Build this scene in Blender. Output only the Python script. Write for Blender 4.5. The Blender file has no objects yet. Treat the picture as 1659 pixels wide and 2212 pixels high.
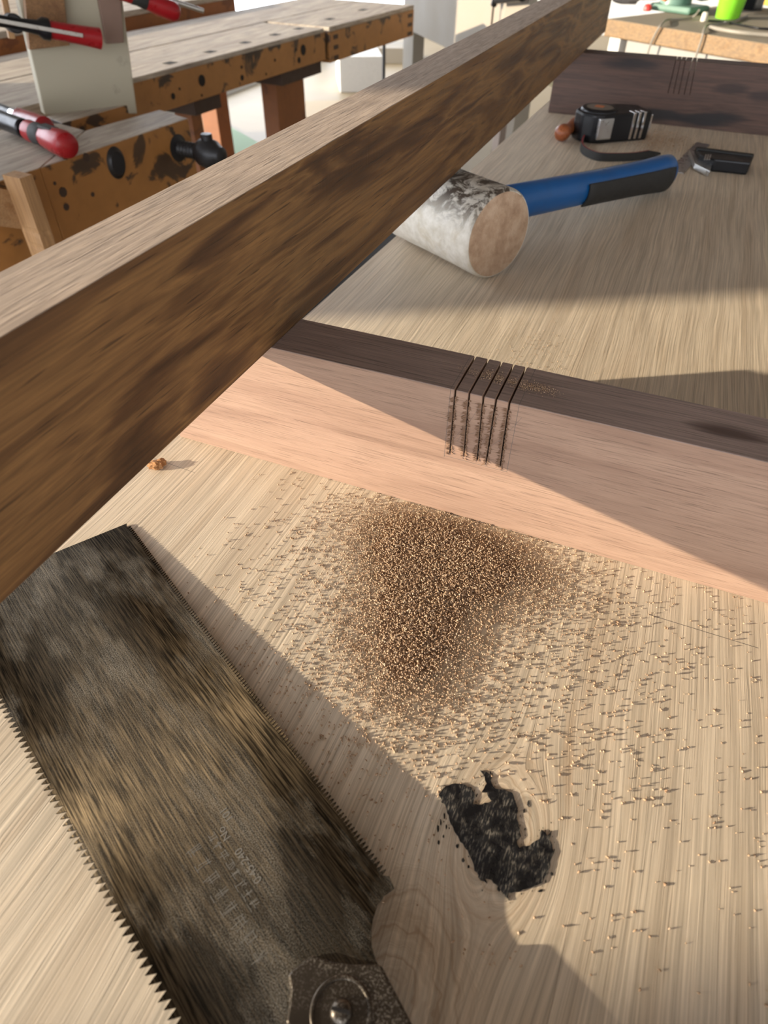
import bpy, bmesh, math, random
import numpy as np
from mathutils import Vector, Matrix, Quaternion
random.seed(7); np.random.seed(7)
C = bpy.context.scene.collection
S = bpy.context.scene

# ------------------------------------------------------------------ camera, sky, sun, exposure
FPX, CX, CY = 1400.0, 829.5, 1106.0
CAM = Vector((0, 0, .265))
RIGHT = Vector((.92520, .37920, .01090)); DOWN = Vector((.27030, -.63870, -.72040)); FWD = Vector((-.26620, .66950, -.69350))
FWD.normalize(); RIGHT = (RIGHT - FWD * RIGHT.dot(FWD)).normalized(); DOWN = FWD.cross(RIGHT)
cam = bpy.data.cameras.new('camera'); camo = bpy.data.objects.new('camera', cam); C.objects.link(camo)
cam.sensor_fit = 'HORIZONTAL'; cam.sensor_width = 36; cam.lens = FPX / 1659 * 36; cam.clip_start = .01; cam.clip_end = 100
M = Matrix((RIGHT, -DOWN, -FWD)).transposed().to_4x4(); M.translation = CAM; camo.matrix_world = M
cam.dof.use_dof = True; cam.dof.focus_distance = .36; cam.dof.aperture_fstop = 17
S.camera = camo
SUN_D = Vector((1, .59, -.24)).normalized()
w = bpy.data.worlds.new('sky'); S.world = w; w.use_nodes = True
bg = w.node_tree.nodes['Background']; bg.inputs[0].default_value = (.84, .89, .98, 1); bg.inputs[1].default_value = 9.6
sl = bpy.data.lights.new('sun', 'SUN'); slo = bpy.data.objects.new('sun', sl); C.objects.link(slo)
sl.energy = 15.5; sl.color = (1, .87, .68); sl.angle = .0093
slo.rotation_euler = SUN_D.to_track_quat('-Z', 'Y').to_euler()
vs = S.view_settings; vs.view_transform = 'Standard'; vs.look = 'None'; vs.gamma = 1; vs.use_curve_mapping = False
vs.exposure = -.60

# ------------------------------------------------------------------ pixel to place (a pixel gives a direction, a surface the distance)
def ray(x, y): return RIGHT * ((x - CX) / FPX) + DOWN * ((y - CY) / FPX) + FWD
def on(x, y, z=0.):
    d = ray(x, y); return CAM + d * ((z - CAM.z) / d.z)
def onpl(x, y, p, n):
    d = ray(x, y); return CAM + d * ((Vector(p) - CAM).dot(n) / d.dot(n))
def onY(x, y, Y): return onpl(x, y, (0, Y, 0), Vector((0, 1, 0)))

# ------------------------------------------------------------------ object helpers
def link(o, parent=None):
    C.objects.link(o)
    if parent is not None: o.parent = parent
    return o
def tag(o, label, cat, group=None, kind=None):
    o['label'] = label; o['category'] = cat
    if group: o['group'] = group
    if kind: o['kind'] = kind
    return o
def thing(name, label, cat, group=None):
    o = bpy.data.objects.new(name, None); o.empty_display_size = .02; C.objects.link(o)
    return tag(o, label, cat, group)
def fromme(name, me, mats, parent=None, smooth=False):
    for m in (mats if isinstance(mats, (list, tuple)) else [mats]): me.materials.append(m)
    if smooth:
        for p in me.polygons: p.use_smooth = True
    return link(bpy.data.objects.new(name, me), parent)
def frombm(name, bm, mats, parent=None, smooth=False):
    bmesh.ops.recalc_face_normals(bm, faces=bm.faces[:])
    me = bpy.data.meshes.new(name); bm.to_mesh(me); bm.free()
    return fromme(name, me, mats, parent, smooth)
def bevel(o, wdt, seg=2):
    m = o.modifiers.new('bevel', 'BEVEL'); m.width = wdt; m.segments = seg; m.limit_method = 'ANGLE'; m.angle_limit = .6
    return o
def box(name, lo, hi, mat, parent=None, bv=0, M4=None):
    bm = bmesh.new(); bmesh.ops.create_cube(bm, size=1)
    for v in bm.verts:
        v.co = Vector([lo[i] + (hi[i] - lo[i]) * (v.co[i] + .5) for i in range(3)])
    if M4 is not None: bm.transform(M4)
    o = frombm(name, bm, mat, parent)
    return bevel(o, bv) if bv else o
def prism(name, pts, off, mat, parent=None, bv=0, smooth=False):
    """closed outline of 3D points swept by the vector off"""
    bm = bmesh.new(); off = Vector(off)
    a = [bm.verts.new(Vector(p)) for p in pts]; b = [bm.verts.new(Vector(p) + off) for p in pts]
    n = len(a); f1 = bm.faces.new(a); f2 = bm.faces.new(list(reversed(b)))
    for i in range(n): bm.faces.new((a[i], b[i], b[(i + 1) % n], a[(i + 1) % n]))
    if n > 4: bmesh.ops.triangulate(bm, faces=[f1, f2])
    o = frombm(name, bm, mat, parent, smooth)
    return bevel(o, bv) if bv else o
def plan(name, pix, z, depth, mat, parent=None, bv=0):
    """outline given by pixels that lie on the level z, swept down by depth"""
    return prism(name, [on(x, y, z) for x, y in pix], (0, 0, -depth), mat, parent, bv)
def frame_of(p0, p1):
    d = (Vector(p1) - Vector(p0)); L = d.length; d.normalize()
    up = Vector((0, 0, 1)) if abs(d.z) < .95 else Vector((0, 1, 0))
    s = d.cross(up).normalized(); return d, s, s.cross(d), L
def lathe(name, p0, p1, prof, mat, parent=None, seg=32, smooth=True, sx=1., sy=1.):
    """prof: list of (t in metres along p0->p1, radius)"""
    d, s, u, L = frame_of(p0, p1); p0 = Vector(p0); bm = bmesh.new(); rings = []
    for t, r in prof:
        rings.append([bm.verts.new(p0 + d * t + (s * math.cos(k / seg * math.tau) * sx + u * math.sin(k / seg * math.tau) * sy) * max(r, 1e-6)) for k in range(seg)])
    for a, b in zip(rings, rings[1:]):
        for k in range(seg): bm.faces.new((a[k], a[(k + 1) % seg], b[(k + 1) % seg], b[k]))
    bm.faces.new(list(reversed(rings[0]))); bm.faces.new(rings[-1])
    o = frombm(name, bm, mat, parent, smooth)
    if smooth:
        m = o.modifiers.new('es', 'EDGE_SPLIT'); m.split_angle = .7
    return o
def cyl(name, p0, p1, r, mat, parent=None, seg=24, c=None):
    L = (Vector(p1) - Vector(p0)).length; c = r * .15 if c is None else c
    return lathe(name, p0, p1, [(0, r - c), (c, r), (L - c, r), (L, r - c)], mat, parent, seg)
def tube(name, pts, r, mat, parent=None, res=4):
    cu = bpy.data.curves.new(name, 'CURVE'); cu.dimensions = '3D'; cu.bevel_depth = r; cu.bevel_resolution = res; cu.use_fill_caps = True
    sp = cu.splines.new('NURBS'); sp.points.add(len(pts) - 1); sp.use_endpoint_u = True; sp.order_u = 3
    for q, p in zip(sp.points, pts): q.co = (*p, 1)
    o = bpy.data.objects.new(name, cu); C.objects.link(o)
    dg = bpy.context.evaluated_depsgraph_get(); me = bpy.data.meshes.new_from_object(o.evaluated_get(dg))
    bpy.data.objects.remove(o); me.materials.clear()
    return fromme(name, me, mat, parent, True)
def strip(name, a, b, wd, nrm, mat, parent=None):
    """a hair-thin drawn line from a to b on a surface with the normal nrm"""
    a, b, nrm = Vector(a), Vector(b), Vector(nrm); s = (b - a).normalized().cross(nrm) * (wd / 2)
    return prism(name, [a - s, a + s, b + s, b - s], nrm * .00004, mat, parent)

# ------------------------------------------------------------------ materials
class NT:
    def __init__(s, name):
        s.m = bpy.data.materials.new(name); s.m.use_nodes = True; s.t = s.m.node_tree
        s.b = s.t.nodes['Principled BSDF']
    def n(s, typ, **kw):
        x = s.t.nodes.new(typ)
        for k, v in kw.items(): setattr(x, k, v)
        return x
    def set(s, sock, v):
        if isinstance(v, bpy.types.NodeSocket): s.t.links.new(v, sock)
        else: sock.default_value = v
    def math(s, op, a, b=0., c=None, clamp=False):
        x = s.n('ShaderNodeMath', operation=op, use_clamp=clamp); s.set(x.inputs[0], a); s.set(x.inputs[1], b)
        if c is not None: s.set(x.inputs[2], c)
        return x.outputs[0]
    def comb(s, x, y, z):
        c = s.n('ShaderNodeCombineXYZ')
        for i, v in enumerate((x, y, z)): s.set(c.inputs[i], v)
        return c.outputs[0]
    def noise(s, vec, scale, detail=3, rough=.5, dist=0., wv=None):
        x = s.n('ShaderNodeTexNoise'); x.noise_dimensions = '3D' if wv is None else '4D'
        s.set(x.inputs['Vector'], vec); x.inputs['Scale'].default_value = scale; x.inputs['Detail'].default_value = detail
        x.inputs['Roughness'].default_value = rough; x.inputs['Distortion'].default_value = dist
        if wv is not None: s.set(x.inputs['W'], wv)
        return x.outputs[0]
    def ramp(s, f, stops):
        x = s.n('ShaderNodeValToRGB'); s.set(x.inputs[0], f); e = x.color_ramp.elements
        while len(e) < len(stops): e.new(.5)
        for q, (p, c) in zip(e, stops):
            q.position = p; q.color = (*c, 1) if len(c) == 3 else c
        return x.outputs[0]
    def mapr(s, f, a, b, c=0., d=1.):
        x = s.n('ShaderNodeMapRange'); s.set(x.inputs[0], f)
        for i, v in enumerate((a, b, c, d)): s.set(x.inputs[i + 1], v)
        return x.outputs[0]
    def mix(s, f, a, b, mode='MIX'):
        x = s.n('ShaderNodeMix', data_type='RGBA', blend_type=mode); s.set(x.inputs[0], f); s.set(x.inputs[6], a if isinstance(a, bpy.types.NodeSocket) else (*a, 1)); s.set(x.inputs[7], b if isinstance(b, bpy.types.NodeSocket) else (*b, 1))
        return x.outputs[2]
    def gray(s, v): return s.comb(v, v, v)
    def bump(s, hgt, strength, dist=.001):
        x = s.n('ShaderNodeBump'); s.set(x.inputs['Height'], hgt); x.inputs['Strength'].default_value = strength; x.inputs['Distance'].default_value = dist
        s.t.links.new(x.outputs[0], s.b.inputs['Normal'])
    def obj(s): return s.n('ShaderNodeTexCoord').outputs['Object']
    def xyz(s, v):
        x = s.n('ShaderNodeSeparateXYZ'); s.set(x.inputs[0], v); return x.outputs

def plain(name, col, rough=.5, metal=0., var=.12, scale=60, bump=0.):
    t = NT(name); v = t.obj(); n = t.noise(v, scale, 4, .6)
    c = t.mix(n, [k * (1 - var) for k in col], [min(1, k * (1 + var)) for k in col]); t.set(t.b.inputs['Base Color'], c)
    t.set(t.b.inputs['Roughness'], t.mapr(n, .3, .7, max(.02, rough - .08), min(1, rough + .08))); t.b.inputs['Metallic'].default_value = metal
    if bump: t.bump(n, bump, .002)
    return t.m

def wood(name, axis, stops, ring=60, along=.06, fiber=900, fib_along=.02, fib_amt=.35, pore=(1400, .02, .62, .35), rough=.6, bump=.3, bdist=.0006,
         stains=(), stain_col=(.02, .015, .012), flow=None, sawmarks=0., dist=.6, spec=.35, rnd=False, dk=.3, swirl=()):
    t = NT(name); x, y, z = t.xyz(t.obj())
    a, b, c = {'X': (x, y, z), 'Y': (y, x, z), 'Z': (z, x, y)}[axis]
    wv = None
    if rnd: wv = t.math('MULTIPLY', t.n('ShaderNodeObjectInfo').outputs['Random'], 9.)
    if flow:      # grain that flows round knots: stream function of a current past round posts
        for (kx, ky, R, ky2) in flow:
            dx = t.math('SUBTRACT', b, kx); dy = t.math('MULTIPLY', t.math('SUBTRACT', a, ky), ky2)
            r2 = t.math('ADD', t.math('ADD', t.math('MULTIPLY', dx, dx), t.math('MULTIPLY', dy, dy)), R * R * .12)
            k = t.math('DIVIDE', R * R, r2); b = t.math('SUBTRACT', b, t.math('MULTIPLY', dx, k))
        lo = t.noise(t.comb(t.math('MULTIPLY', a, .35), x, z), 18, 2, .5)
        b = t.math('ADD', b, t.math('MULTIPLY', t.math('SUBTRACT', lo, .5), .008))
    v1 = t.comb(t.math('MULTIPLY', a, along), b, c)
    n1 = t.noise(v1, ring, 4, .55, dist, wv)
    col = t.ramp(n1, stops)
    v2 = t.comb(t.math('MULTIPLY', a, fib_along), b, c)
    n2 = t.noise(v2, fiber, 3, .6, 0, wv)
    f = t.mapr(n2, .3, .7, 1 - fib_amt, 1 + fib_amt * .5)
    col = t.mix(1., col, t.gray(f), 'MULTIPLY')
    ps, pa, pth, pamt = pore
    n3 = t.noise(t.comb(t.math('MULTIPLY', a, pa), b, c), ps, 2, .5)
    p = t.mapr(n3, pth, pth + .08, 0., pamt)
    col = t.mix(p, col, [k * dk for k in stops[0][1]])
    for (sa, sb_, ra, rb_, r1, amt, wcol) in swirl:      # nested arches of a cathedral figure
        nn = t.noise(t.comb(x, y, z), 45, 3, .6)
        qa = t.math('DIVIDE', t.math('SUBTRACT', y, sa), ra); qb = t.math('DIVIDE', t.math('SUBTRACT', x, sb_), rb_)
        e = t.math('ADD', t.math('SQRT', t.math('ADD', t.math('MULTIPLY', qa, qa), t.math('MULTIPLY', qb, qb))), t.math('MULTIPLY', t.math('SUBTRACT', nn, .5), .7))
        ln = t.noise(t.comb(e, 0., 0.), r1, 3, .7)
        ms = t.math('MULTIPLY', t.mapr(ln, .42, .64), t.math('MULTIPLY', t.mapr(e, .9, 1.7, 1., 0.), amt))
        col = t.mix(ms, col, wcol)
    if stains:
        for (sa, sc, ra, rc, rot, amt, which) in stains:
            da = t.math('SUBTRACT', a, sa); dc = t.math('SUBTRACT', b if which == 'b' else c, sc)
            e = t.math('ADD', t.math('POWER', t.math('ABSOLUTE', t.math('DIVIDE', t.math('ADD', da, t.math('MULTIPLY', dc, rot)), ra)), 2.), t.math('POWER', t.math('ABSOLUTE', t.math('DIVIDE', t.math('SUBTRACT', dc, t.math('MULTIPLY', da, rot * .3)), rc)), 2.))
            nn = t.noise(v1, 160, 3, .6)
            e = t.math('ADD', e, t.math('MULTIPLY', t.math('SUBTRACT', nn, .5), 1.6))
            col = t.mix(t.mapr(e, .25, 1.1, amt, 0.), col, stain_col)
    t.set(t.b.inputs['Base Color'], col)
    t.set(t.b.inputs['Roughness'], t.mapr(n2, .3, .7, rough - .08, rough + .1)); t.b.inputs['Specular IOR Level'].default_value = spec
    hgt = t.math('SUBTRACT', n2, t.math('MULTIPLY', p, 1.2))
    if sawmarks:
        wn = t.noise(t.comb(a, t.math('MULTIPLY', b, .08), t.math('MULTIPLY', c, .08)), 420, 2, .5)
        msk = t.mapr(t.noise(v1, 45, 2, .5), .45, .6)
        hgt = t.math('ADD', hgt, t.math('MULTIPLY', t.math('MULTIPLY', wn, msk), sawmarks))
    t.bump(hgt, bump, bdist)
    return t.m

ASH = [(.25, (.4800, .3723, .2571)), (.42, (.5950, .4845, .3540)), (.55, (.6450, .5355, .3977)), (.7, (.5600, .4488, .3201)), (.8, (.6300, .5202, .3880))]
KNOT = on(1085, 1815)
m_ash = wood('ash_board', 'Y', ASH, ring=70, along=.05, fiber=1000, fib_along=.010, fib_amt=.40, pore=(1400, .012, .58, .42), rough=.62, bump=.7, bdist=.00017,
             flow=[(KNOT.x, KNOT.y, .016, .55)], rnd=True, dk=.62, dist=.4, swirl=[(.032, -.014, .040, .024, 11, .6, (.29, .18, .10)), (KNOT.y + .004, KNOT.x - .002, .030, .016, 8, .55, (.36, .23, .13))], stains=[(.15, .022, .035, .003, 0, .45, 'b')], stain_col=(.34, .22, .125))
WAL = [(.22, (.10, .058, .036)), (.40, (.22, .135, .088)), (.55, (.33, .215, .145)), (.72, (.25, .155, .10))]
m_walf = wood('walnut_planed_face', 'X', [(.2, (.1574, .0921, .0609)), (.38, (.2676, .1641, .1120)), (.58, (.3306, .2122, .1461)), (.75, (.2755, .1721, .1177))], ring=48, along=.09, fiber=1500, fib_along=.03, pore=(2300, .022, .59, .36), bump=.15, fib_amt=.14)
m_walt = wood('walnut_top_face', 'X', [(.2, (.1816, .1265, .1026)), (.45, (.2871, .2034, .1654)), (.7, (.2226, .1582, .1312))], ring=60, along=.06, fiber=900, pore=(1300, .022, .58, .5), bump=.15,
              stains=[(.058, .287, .022, .007, .2, .8, 'b'), (.105, .29, .02, .009, .2, .8, 'b')], stain_col=(.035, .014, .008))
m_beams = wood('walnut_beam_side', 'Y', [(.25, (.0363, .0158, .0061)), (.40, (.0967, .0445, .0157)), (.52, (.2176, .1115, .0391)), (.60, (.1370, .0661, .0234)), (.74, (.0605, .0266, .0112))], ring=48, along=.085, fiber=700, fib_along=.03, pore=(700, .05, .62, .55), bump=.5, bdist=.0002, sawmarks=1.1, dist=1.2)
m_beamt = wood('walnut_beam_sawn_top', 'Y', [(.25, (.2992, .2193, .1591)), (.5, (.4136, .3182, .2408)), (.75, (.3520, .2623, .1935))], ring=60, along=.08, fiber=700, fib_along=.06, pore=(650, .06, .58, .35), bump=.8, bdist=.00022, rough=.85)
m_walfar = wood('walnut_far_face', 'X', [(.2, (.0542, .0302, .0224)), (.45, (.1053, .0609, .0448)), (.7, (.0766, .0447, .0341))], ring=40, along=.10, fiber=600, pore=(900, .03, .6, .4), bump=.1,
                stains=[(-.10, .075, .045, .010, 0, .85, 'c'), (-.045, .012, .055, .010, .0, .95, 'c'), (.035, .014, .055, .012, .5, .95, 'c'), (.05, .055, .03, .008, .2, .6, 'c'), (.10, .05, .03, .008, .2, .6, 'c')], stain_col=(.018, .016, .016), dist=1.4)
m_bench_top = wood('bench_top_wood', 'Y', [(.2, (.2240, .1720, .1320)), (.5, (.4000, .3360, .2640)), (.75, (.4960, .4240, .3360))], ring=22, along=.15, fiber=240, fib_along=.05, pore=(160, .2, .66, .5), rough=.7, bump=.2, bdist=.002, dist=1.5)
def grimy(name, col, dark=(.03, .02, .014), ztop=None):
    t = NT(name); v = t.obj(); n = t.noise(v, 14, 5, .62, .8); g = t.noise(v, 5, 3, .5)
    if ztop is not None: n = t.math('ADD', n, t.mapr(t.xyz(v)[2], ztop - .035, ztop - .012, 0., .085))
    c = t.mix(t.noise(v, 40, 3), [k * .75 for k in col], [k * 1.15 for k in col])
    c = t.mix(t.mapr(n, .60, .66), c, dark); c = t.mix(t.mapr(g, .3, .7, 0, .35), c, [k * .45 for k in col])
    t.set(t.b.inputs['Base Color'], c); t.b.inputs['Roughness'].default_value = .55; t.bump(n, .2, .003); return t.m
m_orange = grimy('varnished_beech', (.37, .165, .042), ztop=-.06); m_redwood = grimy('red_brown_beech', (.27, .092, .022), (.16, .05, .015))
m_post = wood('raw_pine', 'Z', [(.25, (.2880, .1520, .0640)), (.5, (.4160, .2400, .1120)), (.75, (.3520, .1920, .0800))], ring=60, along=.05, fiber=500, pore=(600, .03, .68, .2), bump=.1)
m_rail = wood('pine_rail', 'X', [(.25, (.3000, .1575, .0675)), (.5, (.4200, .2550, .1275)), (.75, (.3375, .1875, .0825))], ring=55, along=.05, fiber=500, bump=.1)
m_hole_shade = plain('hole_shade', (.012, .009, .007), .9); m_dark = plain('dark_brown_wood', (.05, .028, .018), .7)  # near-black stands in for the shade inside holes and the screw slot
m_black = plain('black_plastic', (.007, .007, .008), .34); m_black.node_tree.nodes['Principled BSDF'].inputs['Specular IOR Level'].default_value = .35; m_rubber = plain('black_rubber', (.018, .017, .015), .7, scale=200, var=.4)
m_iron = plain('black_iron', (.02, .019, .02), .45, .3); m_steel = plain('steel', (.55, .55, .54), .3, 1.); m_chrome = plain('chrome', (.8, .8, .82), .12, 1.)
m_red = plain('red_plastic', (.27, .005, .009), .32); m_blue = plain('blue_plastic', (.005, .085, .27), .35, var=.3, scale=25)
m_white = plain('white_paint', (.55, .53, .49), .6); m_offw = plain('dusty_white_paint', (.25, .215, .165), .7, var=.06, scale=8)
m_pencil = plain('graphite', (.10, .085, .075), .6)

def facemat(o, fn):
    for p in o.data.polygons: p.material_index = fn(p.normal, p.center)

# ------------------------------------------------------------------ the room
FZ = -.92
def struct(o): o['kind'] = 'structure'; return o
t = NT('pale_floor'); v = t.obj(); n = t.noise(v, 3, 4, .6)
t.set(t.b.inputs['Base Color'], t.mix(n, (.19, .145, .085), (.27, .215, .135))); t.b.inputs['Roughness'].default_value = .55; m_floor = t.m
m_wall = plain('wall_paint', (.56, .57, .57), .9, var=.05, scale=3); m_ceil = plain('ceiling_boards', (.20, .16, .125), .9, var=.1, scale=2)
struct(box('floor', (-3.43, -4.2, FZ - .1), (4.5, 9.5, FZ), m_floor))
struct(box('ceiling', (-3.43, -4.2, 2.3), (4.5, 9.5, 2.4), m_ceil))
struct(box('wall_back', (-3.43, 9.4, FZ), (4.5, 9.5, 2.3), m_wall))
struct(box('wall_right', (4.44, -4.1, FZ), (4.5, 9.4, 2.3), m_wall))
WX0, WX1 = -3.43, -3.37
jl = lambda u: u + .59 * WX0      # a jamb whose outer corner meets the light
jr = lambda u: u + .59 * WX1      # a jamb whose inner corner meets the light
shadow_piers = [(-4.1, -3.9), (-2.6, jl(.045)), (jr(.595), jl(2.12)), (1.95, 3.75), (6.6, 6.8), (9.0, 9.4)]  # unseen piers, shaped to throw the shadow edges and shade the white frame
wl = struct(box('wall_left', (WX0, -4.1, 1.9), (WX1, 9.4, 2.3), m_wall))
struct(box('trim_1', (WX0, -4.1, FZ), (WX1, 9.4, FZ + .06), m_wall))
for i, (a, b) in enumerate(shadow_piers): box('unseen_pier', (WX0, a, FZ + .06), (WX1, b, 1.9), m_wall, wl)
wf = struct(box('wall_front', (-3.37, -4.2, 2.0), (4.44, -4.1, 2.3), m_wall))
box('parapet', (-3.37, -4.2, FZ), (4.44, -4.1, FZ + .5), m_wall, wf)
for x in (-3.37, -1.2, 1.1, 4.2): box('unseen_pier', (x, -4.2, FZ + .5), (x + .2, -4.1, 2.0), m_wall, wf)

# ------------------------------------------------------------------ table of ash boards
Y0, TH, PH, YF = .2698, .0357, .0843, 1.2457
tab = thing('ash_tabletop', 'wide pale ash tabletop with a black resin-filled knot, covered in sawdust', 'tabletop')
seams = [-.269, -.165, -.063, .0365, .14, .27, .41, .56]
for i, (a, b) in enumerate(zip(seams, seams[1:])):
    k0 = k1 = .030; g = .00002; ga = .00005 if i == 3 else g; gb = .00005 if i == 2 else g
    bm = bmesh.new(); vs8 = []
    for zz in (-.04, 0):
        for (xx, yy) in ((a + ga + k0 * -.4, -.4), (b - gb - k1 * .4, -.4), (b - gb + k1 * 1.45, 1.45), (a + ga + k0 * 1.45, 1.45)): vs8.append(bm.verts.new((xx, yy, zz)))
    for f in ((0, 1, 2, 3), (4, 5, 6, 7), (0, 1, 5, 4), (1, 2, 6, 5), (2, 3, 7, 6), (3, 0, 4, 7)): bm.faces.new([vs8[q] for q in f])
    o = frombm('board', bm, m_ash, tab)
N = Vector((0, 0, 1))
strip('pencil_line', on(318, 985), on(420, 1021), .00022, N, m_pencil, tab)
strip('pencil_line', on(1403, 1328), on(1638, 1400), .00028, N, m_pencil, tab)
# resin fill: black islands traced on the board
t = NT('black_resin'); v = t.obj(); x, y, z = t.xyz(v); k = t.noise(t.comb(x, t.math('MULTIPLY', y, .2), z), 1500, 3, .7); n = t.noise(v, 160, 4, .6)
msk = t.math('MULTIPLY', t.mapr(k, .50, .64), t.mapr(n, .40, .60))
t.set(t.b.inputs['Base Color'], t.mix(msk, (.004, .004, .005), (.17, .15, .12))); t.set(t.b.inputs['Roughness'], t.mapr(n, .35, .6, .2, .65)); t.bump(t.math('ADD', n, t.math('MULTIPLY', k, .4)), .5, .0006); m_resin = t.m
def ragged(pix, amp, sub):
    out = []; n = len(pix); rr = random.Random(3)
    for i in range(n):
        a = Vector(pix[i]); b = Vector(pix[(i + 1) % n]); d = b - a; s = Vector((-d.y, d.x)).normalized(); m = max(1, int(d.length / sub))
        for j in range(m): out.append(a + d * (j / m) + s * rr.uniform(-amp, amp))
    return [(p.x, p.y) for p in out]
main_r = [(948, 1716), (962, 1698), (990, 1692), (1018, 1700), (1027, 1716), (1022, 1736), (1040, 1738), (1062, 1730), (1052, 1712), (1040, 1710), (1050, 1692), (1046, 1676), (1038, 1662), (1050, 1668), (1062, 1678), (1062, 1692),
          (1070, 1704), (1090, 1706), (1108, 1712), (1118, 1740), (1118, 1764), (1122, 1790), (1126, 1806), (1115, 1816), (1122, 1830), (1145, 1826), (1164, 1812), (1170, 1792), (1178, 1800), (1182, 1806), (1194, 1794),
          (1188, 1812), (1196, 1840), (1190, 1856), (1184, 1886), (1172, 1906), (1150, 1916), (1120, 1926), (1098, 1928), (1100, 1945), (1090, 1930), (1078, 1916), (1062, 1900), (1048, 1896), (1052, 1908), (1040, 1900), (1026, 1880), (1022, 1860), (1010, 1836), (992, 1812), (978, 1786), (970, 1766), (964, 1742), (955, 1732)]
res = prism('resin_fill', [on(x, y, .0006) for x, y in ragged(main_r, 1.8, 6)], (0, 0, -.0012), m_resin, tab); res['label'] = 'black resin filling the ragged knot'
for cx, cy, rx, ry in ((946, 1790, 3, 9), (952, 1776, 2, 10), (960, 1762, 2, 8), (948, 1820, 3, 5), (1000, 1858, 4, 5), (958, 1806, 2, 4), (1142, 1736, 3, 8), (988, 1828, 4, 6), (1132, 1752, 2, 5), (1078, 1920, 4, 6), (1168, 1924, 6, 3), (964, 1786, 2, 5), (1012, 1872, 3, 3), (1192, 1888, 3, 4)):
    pp = [(cx + rx * math.cos(q / 9 * math.tau) * random.uniform(.6, 1.2), cy + ry * math.sin(q / 9 * math.tau) * random.uniform(.6, 1.2)) for q in range(9)]
    prism('resin_speck', [on(x, y, .0002) for x, y in pp], (0, 0, -.0004), m_resin, tab)
rs_ = random.Random(21); sm = bmesh.new()
for _ in range(150):                                     # stray spots of resin round the rim
    a0 = Vector(main_r[rs_.randrange(len(main_r))]); q = a0 + Vector((rs_.gauss(0, 7), rs_.gauss(0, 9))); r_ = rs_.uniform(.6, 2.2)
    sm.faces.new([sm.verts.new(on(q.x + r_ * math.cos(k / 6 * math.tau) * rs_.uniform(.5, 1.2) * .7, q.y + r_ * math.sin(k / 6 * math.tau) * rs_.uniform(.6, 2.2), .00015)) for k in range(6)])
fr = frombm('resin_spots', sm, m_resin, tab); fr['kind'] = 'stuff'
# bench that carries the tabletop
sup = thing('support_bench', 'dark bench standing under the ash tabletop', 'bench')
box('bench_top', (-.16, -.3, -.12), (.62, 1.4, -.0405), m_dark, sup, .003)
for x in (-.12, .5):
    for y in (-.2, 1.2): box('leg', (x, y, FZ), (x + .09, y + .09, -.12), m_dark, sup, .003)
    box('stretcher', (x + .02, -.11, FZ + .2), (x + .07, 1.2, FZ + .3), m_dark, sup, .003)

# ------------------------------------------------------------------ walnut pieces
def kerfed(name, label, x0, x1, y, kerfs, mats, topmask):
    """board on edge, kerfs = [(x top, x bottom, z bottom)] sawn through from the top"""
    root = thing(name, label, 'walnut board'); kw = .00048 if y < 1 else .0004
    zc = sum(k[2] for k in kerfs) / len(kerfs)
    bot = [x0]; top = [x0]
    for xt, xb, zb in kerfs: bot += [xb - kw * .9, xb + kw * .9]; top += [xt - kw, xt + kw]
    bot.append(x1); top.append(x1); bm = bmesh.new()
    A = [bm.verts.new((q, y, .00005)) for q in bot]; B = [bm.verts.new((q, y, zc)) for q in bot]; D = [bm.verts.new((q, y, PH + .00005)) for q in top]; fs = []
    for i in range(len(bot) - 1):
        fs.append(bm.faces.new((A[i], A[i + 1], B[i + 1], B[i])))
        if i % 2 == 0: fs.append(bm.faces.new((B[i], B[i + 1], D[i + 1], D[i])))
    ex = bmesh.ops.extrude_face_region(bm, geom=fs)
    bmesh.ops.translate(bm, verts=[g for g in ex['geom'] if isinstance(g, bmesh.types.BMVert)], vec=(0, TH, 0))
    o = frombm('board', bm, mats, root); bevel(o, .0003, 1)
    facemat(o, lambda n, c: 1 if n.z > .5 and c.z > PH - .001 else 0)
    return root
K1 = [(onY(*a, Y0).x, onY(*b, Y0).x, onY(*b, Y0).z) for a, b in (((983.7, 840.4), (972, 978)), ((1013.5, 849), (1002, 988)), ((1043.8, 858.9), (1031, 993.4)), ((1072, 861), (1050, 1000)), ((1100.3, 869.7), (1080, 1009.7)))]
K2 = [(onY(*a, YF).x, onY(*b, YF).x, .0425) for a, b in (((1458.8, 134.8), (1443, 201)), ((1469, 135), (1455, 201)), ((1479, 136.7), (1466, 203)), ((1493, 137.3), (1477.5, 205)), ((1503.5, 136), (1489, 208)))]
wb1 = kerfed('walnut_rail', 'walnut board on edge with five fuzzy saw kerfs above the big sawdust pile', -.2545, .56, Y0, K1, [m_walf, m_walt], 0)
wb2 = kerfed('walnut_rail', 'dark walnut board on edge with five clean kerfs behind the tape measure', -.2135, .56, YF, K2, [m_walfar, m_walfar], 0)
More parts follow.
